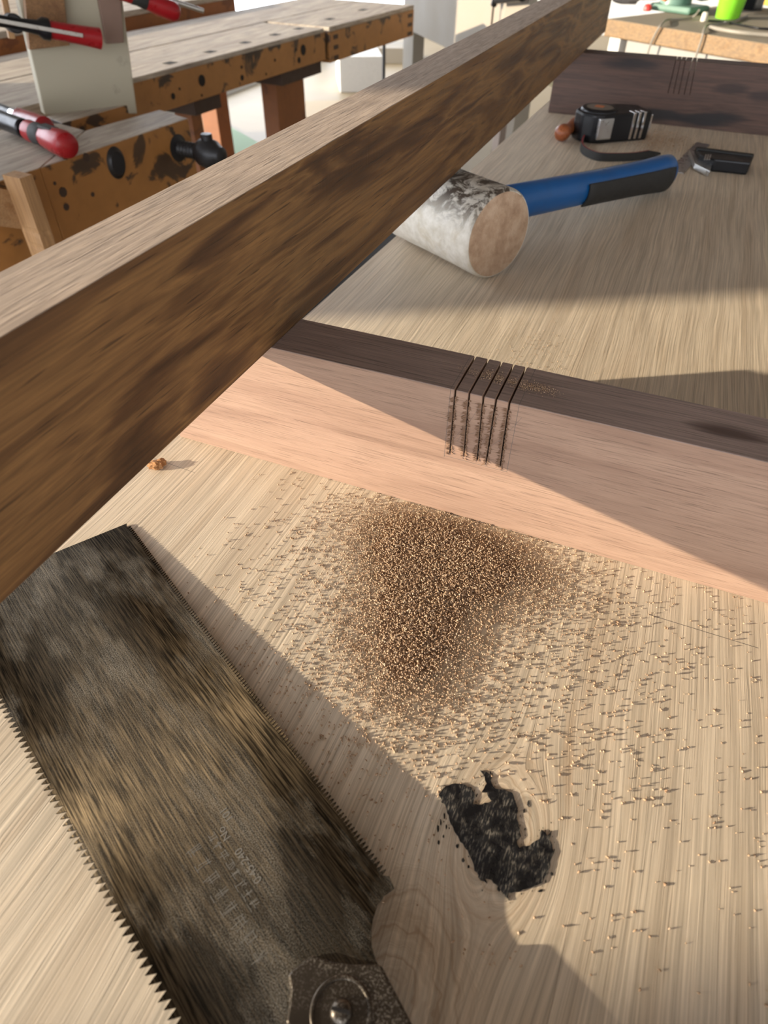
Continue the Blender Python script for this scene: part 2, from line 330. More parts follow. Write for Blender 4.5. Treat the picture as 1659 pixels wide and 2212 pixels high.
# pencil lines round the joint
bx = [onY(958.5, 982, Y0), onY(1095, 1018, Y0)]; zl = .0415
NF = Vector((0, -1, 0)); yf = Y0 - .00001
xa, xb = -.0723, -.0372
strip('pencil_line', (xa, yf, zl - .001), (xa, yf, PH), .00018, NF, m_pencil, wb1); strip('pencil_line', (xb, yf, zl), (xb, yf, PH), .00018, NF, m_pencil, wb1)
strip('pencil_line', (xa, yf, zl), (xb, yf, zl), .00018, NF, m_pencil, wb1)
for xx in (xa, xb): strip('pencil_line', (xx, Y0, PH + .00006), (xx, Y0 + TH, PH + .00006), .0002, N, m_pencil, wb1)
for i in range(6):
    x1 = xa + .004 + i * .0055; strip('pencil_line', (x1 - .003, yf, zl + .006 + (i % 3) * .006), (x1 + .006, yf, zl + .024 + (i % 2) * .012), .0001, NF, m_pencil, wb1)
m_fuzz = plain('torn_walnut_fibre', (.21, .12, .07), .9, var=.5, scale=800)
bm = bmesh.new(); rr = random.Random(5)
for xt, xb_, zb in K1:
    for side in (-1, 1):
        for i in range(90):
            f = rr.random() ** .9; z = zb - .001 + (PH - .003 - zb) * f; x = xb_ + (xt - xb_) * f + side * (.0005 + rr.random() * .0002)
            L = rr.uniform(.0008, .0028) * (1.25 if side < 0 else .85); wd = rr.uniform(.0003, .0006)
            b0 = Vector((x, Y0, z)); tip = b0 + Vector((side * L * rr.uniform(.4, 1), -L * rr.uniform(.2, .8), rr.uniform(-.6, .5) * L))
            vv = [bm.verts.new(b0 + Vector((0, 0, wd))), bm.verts.new(b0 - Vector((0, 0, wd))), bm.verts.new(b0 + Vector((-side * wd * .5, -wd, 0))), bm.verts.new(tip)]
            for q in ((0, 1, 3), (1, 2, 3), (2, 0, 3)): bm.faces.new([vv[k] for k in q])
fz = frombm('torn_fibres', bm, m_fuzz, wb1); fz['kind'] = 'stuff'
beam = box('walnut_beam', (-.2105, -.35, PH + .0001), (-.1745, 1.475, .1654), [m_beams, m_beamt])
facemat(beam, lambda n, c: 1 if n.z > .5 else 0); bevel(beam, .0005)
tag(beam, 'long thick walnut beam laid across the two kerfed boards', 'walnut beam')

# ------------------------------------------------------------------ sawdust
t = NT('sawdust'); v = t.obj(); n = t.n('ShaderNodeTexWhiteNoise'); sc = t.n('ShaderNodeVectorMath', operation='SNAP'); t.set(sc.inputs[0], v); sc.inputs[1].default_value = (.0012,) * 3
t.set(n.inputs[0], sc.outputs[0])
t.set(t.b.inputs['Base Color'], t.ramp(n.outputs[0], [(0, (.25, .15, .085)), (.35, (.40, .26, .155)), (.8, (.50, .345, .22)), (1, (.60, .44, .30))])); t.b.inputs['Roughness'].default_value = .9; m_dust = t.m
def grains(P, size, rng):
    """P n x 3 centres -> verts, faces of little rough chips (6 corners, 8 sides)"""
    n = len(P); base = np.array([(1, 0, 0), (-1, 0, 0), (0, 1, 0), (0, -1, 0), (0, 0, 1), (0, 0, -1)], float)
    V = base[None] * (size[:, None, None] * rng.uniform(.45, 1.15, (n, 6, 1))) * np.array([1.25, .8, .62])
    q = rng.normal(size=(n, 4)); q[:, 1:3] *= .5; q /= np.linalg.norm(q, axis=1, keepdims=True); a, b, c, d = q.T
    R = np.stack([np.stack([1 - 2 * (c * c + d * d), 2 * (b * c - a * d), 2 * (b * d + a * c)], -1), np.stack([2 * (b * c + a * d), 1 - 2 * (b * b + d * d), 2 * (c * d - a * b)], -1), np.stack([2 * (b * d - a * c), 2 * (c * d + a * b), 1 - 2 * (b * b + c * c)], -1)], 1)
    V = np.einsum('nij,nkj->nki', R, V)
    V[:, :, 2] -= V[:, :, 2].min(1)[:, None]; V += P[:, None, :]
    F = np.array([(0, 2, 4), (2, 1, 4), (1, 3, 4), (3, 0, 4), (2, 0, 5), (1, 2, 5), (3, 1, 5), (0, 3, 5)])
    return V.reshape(-1, 3), (F[None] + 6 * np.arange(n)[:, None, None]).reshape(-1, 3)
def dust_object(name, V, F, parent=None):
    me = bpy.data.meshes.new(name); me.vertices.add(len(V)); me.vertices.foreach_set('co', V.ravel()); me.loops.add(F.size); me.loops.foreach_set('vertex_index', F.ravel().astype(np.int32))
    me.polygons.add(len(F)); me.polygons.foreach_set('loop_start', np.arange(0, F.size, 3, dtype=np.int32)); me.update(calc_edges=True)
    return fromme(name, me, m_dust, parent)
rng = np.random.default_rng(11)
MC = np.array([[-.074, .240], [-.036, .240], [-.060, .205], [-.053, .166]]); MS = np.array([[.028, .019], [.031, .017], [.024, .020], [.020, .021]]); MW = np.array([.85, .75, .85, .78])
def mound(x, y):
    h = 0
    for (cx, cy), (sx, sy), w_ in zip(MC, MS, MW): h = h + w_ * np.exp(-((x - cx) / sx) ** 2 / 2 - ((y - cy) / sy) ** 2 / 2)
    return h
cand = rng.uniform([-.19, .06], [.13, Y0], (620000, 2)); hh = mound(cand[:, 0], cand[:, 1])
dens = np.clip(hh, 0, 1.0) ** 1.35 * 1.0 + .09 * np.exp(-((cand[:, 0] + .055) / .05) ** 2 / 2 - ((cand[:, 1] - .20) / .055) ** 2 / 2) + .0065 * np.exp(-((cand[:, 0] - .03) / .07) ** 2 / 2 - ((cand[:, 1] - .2) / .07) ** 2 / 2) + .0018 * (cand[:, 1] > .08) * (cand[:, 0] > -.1)
dens += .035 * np.exp(-((cand[:, 0] + .052) / .014) ** 2 / 2 - ((cand[:, 1] - .135) / .014) ** 2 / 2)
keep = rng.random(len(cand)) < dens * .34
cand = cand[keep]; hh = hh[keep]; core = np.clip(hh, 0, 1.1)
sz = rng.uniform(.00038, .00078, len(cand)) * (1 + .25 * (hh < .1) * rng.random(len(cand)))
zz = .0022 * core ** 1.4 * rng.random(len(cand)) ** .5
ok = (cand[:, 1] < Y0 - .0008) & (((cand[:, 0] - KNOT.x) / .026) ** 2 + ((cand[:, 1] - KNOT.y) / .022) ** 2 > 1)
V, F = grains(np.column_stack([cand, zz])[ok], sz[ok], rng)
gx, gy = np.meshgrid(np.linspace(-.15, .06, 84), np.linspace(.11, Y0 - .0006, 64)); gz = .0016 * np.clip(mound(gx, gy), 0, 1.1) ** 1.4 - .0009 + rng.uniform(-.0001, .0001, gx.shape)
GV = np.column_stack([gx.ravel(), gy.ravel(), gz.ravel()]); k_ = np.arange(83)[None] + 84 * np.arange(63)[:, None]; k_ = k_.ravel()
GF = np.concatenate([np.column_stack([k_, k_ + 1, k_ + 85]), np.column_stack([k_, k_ + 85, k_ + 84])]); GF = GF[GV[GF, 2].min(1) > .00005]; F = np.concatenate([F, GF + len(V)]); GV[:, 2] = np.maximum(GV[:, 2], .00005); V = np.concatenate([V, GV])
pile = dust_object('sawdust_pile', V, F); tag(pile, 'pile and scatter of coarse brown sawdust below the fuzzy kerfs', 'sawdust', None, 'stuff')
p2 = []
for cx, cy, n_ in ((1040, 812, 120), (1062, 810, 170), (1085, 822, 150), (1112, 826, 160), (1140, 836, 200), (1165, 840, 160), (1190, 845, 60), (1010, 800, 40)):
    q = on(cx, cy, PH); p2.append(np.column_stack([rng.normal(q.x, .0028, n_), rng.normal(q.y, .0022, n_), np.full(n_, PH + .0001)]))
p2 = np.concatenate(p2)
okk = np.ones(len(p2), bool)
for xt, _, _ in K1: okk &= abs(p2[:, 0] - xt) > .0009
p2 = p2[okk]
V, F = grains(p2, rng.uniform(.0002, .0004, len(p2)), rng); d2 = dust_object('sawdust_on_board', V, F); tag(d2, 'fine sawdust lying on top of the near kerfed walnut board', 'sawdust', None, 'stuff')
q = on(1180, 770); p3 = np.column_stack([rng.normal(q.x - .005, .022, 260), np.clip(rng.normal(q.y, .03, 260), Y0 + TH + .002, None), np.zeros(260)])
q = on(1440, 318); p4 = np.column_stack([rng.normal(q.x - .015, .022, 1500), np.clip(rng.normal(q.y + .03, .035, 1500), 1.03, YF - .002), np.zeros(1500)])
V, F = grains(np.concatenate([p3]), rng.uniform(.0003, .0006, len(p3)), rng); d3 = dust_object('sawdust_scatter', V, F); tag(d3, 'sparse sawdust grains on the sunlit tabletop behind the near board', 'sawdust', None, 'stuff')
V, F = grains(p4, rng.uniform(.0004, .001, len(p4)), rng); d4 = dust_object('sawdust_patch', V, F); tag(d4, 'brown sawdust patch between the tape measure and the try square', 'sawdust', None, 'stuff')
# bark chip
cp = on(341, 1008); bm = bmesh.new(); bmesh.ops.create_icosphere(bm, subdivisions=3, radius=1)
from mathutils import noise as mn
for v_ in bm.verts:
    p = v_.co.copy(); d = 1 + .45 * mn.noise(p * 2.2) + .25 * mn.noise(p * 6)
    v_.co = Vector((p.x * d * .0052, p.y * d * .0042, max(0, (p.z * d + .75) * .0026)))
    v_.co.rotate(Quaternion((0, 0, 1), .7)); v_.co += cp
m_bark = grimy('bark', (.36, .17, .06), (.08, .03, .012)); m_bark.node_tree.nodes['Principled BSDF'].inputs['Roughness'].default_value = .9
for nd in m_bark.node_tree.nodes:
    if nd.type == 'TEX_NOISE': nd.inputs['Scale'].default_value *= 30
ch = frombm('wood_chip', bm, m_bark); tag(ch, 'small rough orange brown wood chip beside the walnut beam', 'wood chip')

# ------------------------------------------------------------------ pull saw lying on the table
R0 = on(275, 1130, .0012); R1 = on(850, 1893, .0098)
dr = (R1 - R0).normalized(); cr = Vector((dr.y, -dr.x, 0)).normalized()            # cr: across the blade, towards the coarse teeth
if cr.dot(on(0, 1600) - R0) < 0: cr = -cr
bn = dr.cross(cr).normalized()
if bn.z < 0: bn = -bn
L0 = onpl(0, 1535, R0, bn); L1 = onpl(365, 2212, R0, bn); dl = (L1 - L0).normalized()
ax = (dr + dl).normalized(); cv = bn.cross(ax).normalized()
if cv.dot(cr) > 0: cv = -cv                                                        # cv points to the fine teeth
mid = (R1 + (L1 + dl * ((R1 - L1).dot(ax) / dl.dot(ax)))) / 2
def loc(p): p = p - mid; return (p.dot(ax), p.dot(cv))
def wld(s, v_, h=0.): return mid + ax * s + cv * v_ + bn * h
pl = lambda x, y: loc(onpl(x, y, R0, bn))
saw = thing('pull_saw', 'double edged pull saw with dusty steel blade and two rows of teeth', 'saw')
rt = pl(275, 1130); rh = pl(838, 1890); l0 = loc(L0); l1 = loc(L1)
lv = lambda s: l0[1] + (l1[1] - l0[1]) * (s - l0[0]) / (l1[0] - l0[0])
rv = lambda s: rt[1] + (rh[1] - rt[1]) * (s - rt[0]) / (rh[0] - rt[0])
tipb = pl(110, 1197); sl_ = (tipb[0] - rt[0]) / (tipb[1] - rt[1])
stl = rt[0] + sl_ * (lv(rt[0]) - rt[1])
body = [(rt[0], rt[1] - .0005)]; teeth = []
s = rt[0] + .003; i = 0
while s < rh[0] - .002:                                   # fine crosscut teeth
    p = .00172; b = rv(s) - .0017; k = len(body)
    body += [(s, b), (s + p * .82, b)]; teeth.append((k, k + 1, [(s + p * .50, rv(s) + .0006), (s + p * .34, rv(s) + .0006)])); s += p; i += 1
heel = [pl(*q) for q in ((841, 1893), (852, 1919), (829, 1936), (815, 1957), (806, 1985), (802, 2010), (803, 2044), (812, 2075), (826, 2100))]
ex_ = l1[0] + .012 - heel[0][0]; kf = -lv(l1[0] + .012) / heel[1][1]
body += heel; body += [(hs + ex_, -hv * kf) for hs, hv in reversed(heel)]
s = l1[0] + .010; i = 0
while s > stl + .006:                                     # coarse rip teeth
    p = .0031; b = lv(s) + .0036; k = len(body)
    body += [(s, b), (s - p * .96, b)]; teeth.append((k, k + 1, [(s - p * .62, lv(s) + (0 if i % 2 else .0004))])); s -= p; i += 1
body.append((stl, lv(stl) + .001))
t = NT('dusty_saw_steel'); v = t.obj()
def vdot(d):
    x = t.n('ShaderNodeVectorMath', operation='DOT_PRODUCT'); sb = t.n('ShaderNodeVectorMath', operation='SUBTRACT'); t.set(sb.inputs[0], v); sb.inputs[1].default_value = mid
    t.set(x.inputs[0], sb.outputs[0]); x.inputs[1].default_value = d; return x.outputs['Value']
us, uv = vdot(ax), vdot(cv)
streak = t.noise(t.comb(t.math('MULTIPLY', us, .03), uv, 0.), 1600, 4, .65)
broad = t.noise(t.comb(t.math('MULTIPLY', us, .22), uv, 0.), 60, 4, .6)
spk = t.noise(t.comb(us, uv, 0.), 2600, 2, .6); blot = t.noise(t.comb(t.math('MULTIPLY', us, .4), uv, 0.), 40, 5, .65)
cen = t.mapr(t.math('ABSOLUTE', t.math('ADD', uv, .004)), .006, .030, 1., .0)
dustm = t.math('MULTIPLY', t.mapr(spk, .44, .62), t.math('ADD', t.math('MULTIPLY', cen, .26), t.mapr(blot, .48, .70, .0, .60)), clamp=True)
t.set(t.b.inputs['Base Color'], t.mix(t.mapr(streak, .42, .68), (.014, .011, .0075), (.15, .113, .07)))
t.set(t.b.inputs['Roughness'], t.mapr(broad, .3, .7, .27, .32)); t.b.inputs['Metallic'].default_value = 1.
df = t.n('ShaderNodeBsdfDiffuse'); df.inputs[0].default_value = (.34, .31, .26, 1)
t.b.inputs['Anisotropic'].default_value = 1.; t.set(t.b.inputs['Tangent'], t.comb(*cv))
mx = t.n('ShaderNodeMixShader'); t.set(mx.inputs[0], dustm); t.t.links.new(t.b.outputs[0], mx.inputs[1]); t.t.links.new(df.outputs[0], mx.inputs[2])
t.t.links.new(mx.outputs[0], t.t.nodes['Material Output'].inputs[0]); t.bump(t.math('ADD', t.math('MULTIPLY', streak, .5), dustm), .25, .0002); m_blade = t.m
bm = bmesh.new(); bv_ = [bm.verts.new(wld(*p)) for p in body]; ff = bmesh.ops.triangulate(bm, faces=[bm.faces.new(bv_)])['faces']
for i0, i1, tips in teeth: ff.append(bm.faces.new([bv_[i1], bv_[i0]] + [bm.verts.new(wld(*q)) for q in reversed(tips)]))
ex2 = bmesh.ops.extrude_face_region(bm, geom=ff); bmesh.ops.translate(bm, verts=[g for g in ex2['geom'] if isinstance(g, bmesh.types.BMVert)], vec=bn * -.0007)
bl = frombm('blade', bm, m_blade, saw)
# ferrule, ring, screw and handle
fer = [pl(*q) for q in ((819, 2085), (827, 2093), (889, 2212))]
ferl = [pl(*q) for q in ((764, 2086), (721, 2081), (690, 2071), (678, 2065), (657, 2078), (633, 2097), (623, 2110), (628, 2139), (625, 2172), (619, 2212))]
scr = pl(738, 2190); fv = abs(fer[0][1] - scr[1])
end_s = fer[2][0] + .03
f_out = ferl[::-1]; f_out = [(end_s, ferl[-1][1] + .002)] + f_out + fer + [(end_s, fer[2][1] + (fer[2][1] - fer[1][1]) / (fer[2][0] - fer[1][0]) * .03)]
t = NT('dusty_ferrule_steel'); v = t.obj(); spk = t.noise(v, 1500, 2, .6); b2 = t.noise(v, 60, 3)
t.set(t.b.inputs['Base Color'], t.mix(t.math('MULTIPLY', t.mapr(spk, .52, .66), t.mapr(b2, .35, .6)), (.08, .065, .05), (.40, .36, .30))); t.b.inputs['Metallic'].default_value = .85; t.b.inputs['Roughness'].default_value = .38; m_fer = t.m
fo = prism('ferrule', [wld(s_, v_, .0022) for s_, v_ in f_out], bn * -.0052, m_fer, saw, .0009)
R_ = (Vector(pl(738, 2190)) - Vector(pl(738, 2112))).length * 1.05
def ring3(name, c, r, rr, h, mat, par):
    bm = bmesh.new(); A, B = 48, 10; g = []
    for i in range(A):
        a = i / A * math.tau; g.append([bm.verts.new(wld(c[0] + math.cos(a) * (r + rr * math.cos(b / B * math.tau)), c[1] + math.sin(a) * (r + rr * math.cos(b / B * math.tau)), h + rr * .7 * math.sin(b / B * math.tau))) for b in range(B)])
    for i in range(A):
        for b in range(B): bm.faces.new((g[i][b], g[(i + 1) % A][b], g[(i + 1) % A][(b + 1) % B], g[i][(b + 1) % B]))
    return frombm(name, bm, mat, par, True)
ring3('raised_ring', scr, R_ * .92, .0008, .0022, m_fer, saw)
rs = R_ * .36
scw = lathe('screw', wld(*scr, .002), wld(*scr, .006), [(0, rs), (.0012, rs), (.0022, rs * .8), (.0028, rs * .4), (.0030, .0002)], m_fer, saw)
box('slot_shade', (-rs * .8, -.0005, .0046), (rs * .8, .0005, .0052), m_hole_shade, scw, 0, Matrix.Translation(wld(*scr)) @ Matrix((ax * .8 + cv * .6, cv * .8 - ax * .6, bn)).transposed().to_4x4())  # raised bar, its near-black colour stands for shade in the slot
m_cane = wood('cane_wrap', 'Y', [(.3, (.42, .28, .14)), (.7, (.60, .44, .25))], ring=90, fiber=300, bump=.1)
hp0 = wld(end_s - .004, scr[1] * .4, -.001); hd = Vector((ax.x, ax.y, 0)).normalized(); hp0.z = .0155; hp1 = hp0 + hd * .30
prof = [(0, .0125)] + [(.004 + k * .0032, .0138 + (.0007 if k % 2 else 0)) for k in range(90)] + [(.298, .0135), (.30, .011)]
lathe('handle', hp0, hp1, prof, m_cane, saw, 24)
# etched marks on the blade
def etched(txt, px, size, name):
    cu = bpy.data.curves.new('t', 'FONT'); cu.body = txt; cu.size = size; cu.extrude = .00003
    o = bpy.data.objects.new('t', cu); C.objects.link(o); dg = bpy.context.evaluated_depsgraph_get(); me = bpy.data.meshes.new_from_object(o.evaluated_get(dg)); bpy.data.objects.remove(o); me.materials.clear()
    s_, v_ = pl(*px); me.transform(Matrix.Translation(wld(s_, v_, .00004)) @ Matrix((-ax, -cv, bn)).transposed().to_4x4())
    return fromme(name, me, m_etch, bl)
m_etch = plain('etched_steel', (.19, .175, .15), .6, .3)
etched('0.45-240', (567, 1900), .0042, 'etched_lettering'); etched('No', (499, 1808), .0042, 'etched_lettering'); etched('101', (505, 1768), .0042, 'etched_lettering')
bm = bmesh.new(); rr = random.Random(9)
def dash(s0, v0, s1, v1, wd=.00022):
    a, b = wld(s0, v0, .00006), wld(s1, v1, .00006); d = (b - a).normalized().cross(bn) * wd / 2
    bm.faces.new([bm.verts.new(q) for q in (a - d, b - d, b + d, a + d)])
s0, v0 = pl(470, 1790)
for g in range(8):                                       # worn, unreadable etched characters in two rows
    for row, hgt in ((0, .004), (1, .006)):
        ss = s0 + g * (.0042 if row == 0 else .0062); vv_ = v0 - .0015 - row * .0062
        for k in range(3): q = rr.random() * .0028; dash(ss + q, vv_, ss + q + rr.uniform(-.0006, .0006), vv_ - hgt * rr.uniform(.5, 1))
        for k in range(2): q = rr.random() * hgt; dash(ss, vv_ - q, ss + .003, vv_ - q)
frombm('worn_etching', bm, m_etch, bl)

# ------------------------------------------------------------------ mallet
mal = thing('rubber_mallet', 'worn white rubber mallet with blue and black handle', 'mallet')
fa = on(1066, 600); fb = on(880, 507); fa.z = fb.z = 0; da = (fb - fa).normalized(); HR = .0395
fb = fa + da * .128
t = NT('stained_white_rubber'); v = t.obj(); x, y, z = t.xyz(v); n = t.noise(v, 42, 5, .7, 1.0); n2 = t.noise(v, 110, 4, .6)
top = t.math('MULTIPLY', t.mapr(z, .046, .070), t.mapr(n, .44, .54), clamp=True)
c_ = t.mix(t.mapr(n2, .35, .65), (.52, .475, .39), (.66, .62, .54)); c_ = t.mix(t.math('MULTIPLY', t.mapr(n, .52, .62), .30), c_, (.40, .31, .16)); c_ = t.mix(top, c_, (.07, .05, .035))
t.set(t.b.inputs['Base Color'], c_); t.b.inputs['Roughness'].default_value = .55; t.bump(n2, .3, .0012); m_head = t.m
t = NT('tan_worn_face'); v = t.obj(); n = t.noise(v, 70, 5, .65)
t.set(t.b.inputs['Base Color'], t.ramp(n, [(.3, (.34, .215, .135)), (.5, (.47, .325, .215)), (.65, (.55, .40, .28))])); t.b.inputs['Roughness'].default_value = .8; t.bump(n, .5, .003); m_face = t.m
A_ = fa + Vector((0, 0, HR)); B_ = fb + Vector((0, 0, HR)); LH = .128
lathe('head', A_, B_, [(.0, HR * .95), (.002, HR * .985), (.005, HR), (LH * .5, HR * .985), (LH - .005, HR), (LH - .002, HR * .985), (LH, HR * .95)], m_head, mal, 64)
lathe('striking_face', A_ - da * .0006, A_ + da * .002, [(0, HR * .90), (.0008, HR * .945), (.002, HR * .945)], m_face, mal, 64)
hdir = Vector((-da.y, da.x, 0))
if hdir.y < 0: hdir = -hdir
hc = (A_ + B_) / 2; he = on(1428, 378, .019); he = hc + (he - hc).normalized() * .352; he.z = .0207
def loft(name, p0, p1, secs, mat, par, a0=0, a1=math.tau, seg=28, grow=0.):
    d, s_, u_, L = frame_of(p0, p1); bm = bmesh.new(); rg = []
    full = abs(a1 - a0 - math.tau) < 1e-6
    for tt, rw, rh_ in secs:
        ks = seg if full else seg + 1
        rg.append([bm.verts.new(p0 + d * (tt * L) + s_ * math.cos(a0 + (a1 - a0) * k / seg) * (rw + grow) + u_ * math.sin(a0 + (a1 - a0) * k / seg) * (rh_ + grow)) for k in range(ks)])
    for a, b in zip(rg, rg[1:]):
        m_ = len(a)
        for k in range(m_ if full else m_ - 1): bm.faces.new((a[k], a[(k + 1) % m_], b[(k + 1) % m_], b[k]))
    if full: bm.faces.new(list(reversed(rg[0]))); bm.faces.new(rg[-1])
    o = frombm(name, bm, mat, par, True)
    if not full:
        m_ = o.modifiers.new('sol', 'SOLIDIFY'); m_.thickness = .002; m_.offset = -1
    return o
secs = [(.05, .0135, .0175), (.3, .0135, .0175), (.45, .0135, .017), (.6, .0145, .0165), (.75, .015, .017), (.86, .0155, .018), (.93, .016, .0195), (.975, .0155, .019), (.993, .0125, .0155), (1., .008, .010)]
loft('handle', hc, he, secs, m_blue, mal)
d_, s_, u_, L_ = frame_of(hc, he)
# grip panels on both faces of the handle, the blue stays along the back and round the end
gs = [(.52, .0140, .0168), (.56, .0143, .0167), (.6, .0146, .0166), (.75, .0151, .0171), (.86, .0156, .0181), (.93, .0161, .0196), (.955, .0159, .0194)]
cam_side = 0 if s_.dot(CAM - hc) > 0 else math.pi
for base in (cam_side, cam_side + math.pi):
    loft('grip', hc, he, gs, m_rubber, mal, base - .95, base + .5, 20, .0009)

# ------------------------------------------------------------------ tape measure, awl, square
tape = thing('tape_measure', 'black and chrome tape measure lying on its side with a wrist strap', 'tape measure')
c0, c1 = on(1262, 302), on(1300, 312); c2 = on(1396, 304)
dx = (c2 - c1).normalized(); dy = Vector((-dx.y, dx.x, 0))
def tp(a, b, z): return c1 + dx * a + dy * b + Vector((0, 0, z))
Lt = (c2 - c1).length
pts2 = [(-.004, .0), (Lt, .0), (Lt + .001, .045), (Lt - .02, .058), (.02, .062), (-.012, .058), (-.026, .045), (-.028, .022), (-.018, .006)]
TZ = .037
prism('case', [tp(a, b, .0005) for a, b in pts2], (0, 0, TZ), m_black, tape, .004)
cc = tp(.004, .030, TZ)
lathe('round_cap', cc, cc + Vector((0, 0, .006)), [(0, .0265), (.002, .0262), (.004, .024), (.0045, .0205), (.0038, .0195)], m_black, tape, 40)
m_lab = plain('grey_orange_label', (.16, .13, .10), .5, var=.5, scale=60); m_or = plain('orange_label', (.55, .14, .03), .5)
lathe('label', cc + Vector((0, 0, .0036)), cc + Vector((0, 0, .0046)), [(0, .0192), (.0006, .0192)], m_lab, tape, 36)
prism('label_patch', [cc + Vector((a, b, .0043)) for a, b in ((-.008, -.002), (.004, -.004), (.006, .006), (-.006, .008))], (0, 0, .0003), m_or, tape)
for k in range(3):
    a = Lt * .56 + k * .0085
    box('chrome_rib', (a, -.0012, .004), (a + .0042, .012, TZ + .0012), m_chrome, tape, .0006, Matrix.Translation(c1) @ Matrix((dx, dy, N)).transposed().to_4x4())
box('chrome_lock', (-.012, -.001, .006), (.012, .010, TZ - .004), m_steel, tape, .0015, Matrix.Translation(c1) @ Matrix((dx, dy, N)).transposed().to_4x4())
box('chrome_mouth', (Lt - .001, .004, .003), (Lt + .004, .04, TZ - .004), m_chrome, tape, .0008, Matrix.Translation(c1) @ Matrix((dx, dy, N)).transposed().to_4x4())
sp = [on(1270, 288, .004), on(1256, 312, .004), on(1262, 328, .004), on(1290, 340, .004), on(1330, 342, .004), on(1372, 340, .004), on(1405, 334, .004), on(1427, 327, .004)]
bm = bmesh.new(); rows = []
for i in range(57):
    f_ = i / 56 * 7; k = min(6, int(f_)); fr = f_ - k
    P_ = [sp[max(0, min(7, k + j))] for j in (-1, 0, 1, 2)]
    q = .5 * ((2 * P_[1]) + (P_[2] - P_[0]) * fr + (2 * P_[0] - 5 * P_[1] + 4 * P_[2] - P_[3]) * fr ** 2 + (3 * P_[1] - P_[0] - 3 * P_[2] + P_[3]) * fr ** 3)
    hgt = .0105 * (1 - max(0, (i - 46) / 10) * .8); rows.append((q, hgt))
vr = []
for i, (q, hg) in enumerate(rows):
    tn = (rows[min(56, i + 1)][0] - rows[max(0, i - 1)][0]).normalized(); sd = Vector((-tn.y, tn.x, 0)) * .0011
    vr.append([bm.verts.new(Vector((q.x, q.y, .0004)) + sd), bm.verts.new(Vector((q.x, q.y, .0004)) - sd), bm.verts.new(Vector((q.x, q.y, hg)) - sd), bm.verts.new(Vector((q.x, q.y, hg)) + sd)])
for a, b in zip(vr, vr[1:]):
    for k in range(4): bm.faces.new((a[k], a[(k + 1) % 4], b[(k + 1) % 4], b[k]))
bm.faces.new(vr[0]); bm.faces.new(list(reversed(vr[-1])))
m_strapred = plain('red_web', (.20, .012, .012), .8)
so = frombm('wrist_strap', bm, [m_rubber, m_strapred], tape)
for p in so.data.polygons:
    if p.normal.z > .5 or (p.normal.y > .3 and p.normal.z < .3): p.material_index = 1
ac = on(1211, 306); ac.z = .0115; a2 = on(1285, 262); a2 = ac + Vector((a2.x - ac.x, a2.y - ac.y, 0)).normalized() * .085; a2.z = .0115
m_hand = wood('reddish_turned_wood', 'Y', [(.3, (.20, .05, .018)), (.6, (.33, .10, .035))], ring=80, fiber=500, rough=.35, bump=.05)
awl = thing('chisel', 'small chisel with reddish turned wooden handle behind the tape measure', 'chisel')
lathe('handle', ac, a2, [(-.0112, .0005), (-.0105, .004), (-.008, .0078), (-.003, .0106), (.002, .0112), (.007, .0106), (.012, .0085), (.017, .0072), (.03, .0085), (.05, .0108), (.07, .0105), (.078, .008), (.085, .006)], m_hand, awl, 32)
ad = (a2 - ac).normalized(); lathe('shank', a2, a2 + ad * .05, [(0, .0035), (.05, .0035)], m_steel, awl, 16)

sq = thing('try_square', 'small black handled try square with a steel blade near the mallet handle', 'square')
plan('blade', [(1446, 366), (1477, 374), (1533, 312), (1505, 306.5)], .0016, .0012, m_steel, sq)
plan('stock', [(1503, 315.5), (1631, 331.5), (1622, 352), (1545, 344), (1512, 333)], .0155, .0145, m_black, sq, .002)
plan('stock_rib', [(1506, 316.5), (1629, 332), (1627.5, 335.5), (1505.5, 320)], .0175, .004, m_rubber, sq, .0006)
plan('mitre_plate', [(1489, 323), (1541, 343.5), (1534, 370), (1501, 353.5)], .0085, .0065, m_steel, sq, .0006)
for k in range(3): plan('stock_groove', [(1524 + k * 5, 333), (1527 + k * 5, 333.5), (1524 + k * 5, 344), (1521 + k * 5, 343.5)], .0161, .001, m_steel, sq)

# ------------------------------------------------------------------ workbench at the left, one step down from the tabletop
ZB = -.06
b0 = on(291, 168, ZB); bd = on(690, 64, ZB) - b0; bd.normalize(); bl_ = Vector((-bd.y, bd.x, 0))
BM = Matrix.Translation((b0.x, b0.y, 0)) @ Matrix((-bl_, bd, N)).transposed().to_4x4()      # local: x towards the aisle, y along, z up
def bxy(x, y, z=ZB): q = BM.inverted() @ on(x, y, z); return q.x, q.y
def bbox(name, lo, hi, mat, par, bv=.002): return box(name, lo, hi, mat, par, bv, BM)
wb = thing('workbench', 'old worn wooden workbench with dog holes, dovetailed end block and iron screw vise', 'workbench')
wseam = bxy(400, 86)[0]; wback = bxy(400, 45)[0]; ytail = bxy(697, 61)[1]; yend = bxy(874, 10)[1]; y_n = -1.0
AT = .083
bbox('top_board', (wseam + .001, -.02, ZB - .05), (-.001, ytail, ZB), m_bench_top, wb)
bbox('top_board', (wback, -.55, ZB - .05), (wseam - .001, yend, ZB + .0008), m_bench_top, wb)
bbox('top_board', (wseam + .001, -.55, ZB - .05), (-.001, -.022, ZB - .0006), m_bench_top, wb)
bbox('apron', (-.028, -.04, ZB - AT), (.0015, ytail, ZB - .010), m_orange, wb)
tailb = bbox('end_block', (wseam + .003, ytail + .022, ZB - AT - .012), (.006, yend, ZB - .012), m_orange, wb)
bbox('end_block_cap', (wseam + .003, ytail + .022, ZB - .0118), (.006, yend, ZB + .001), m_bench_top, wb)
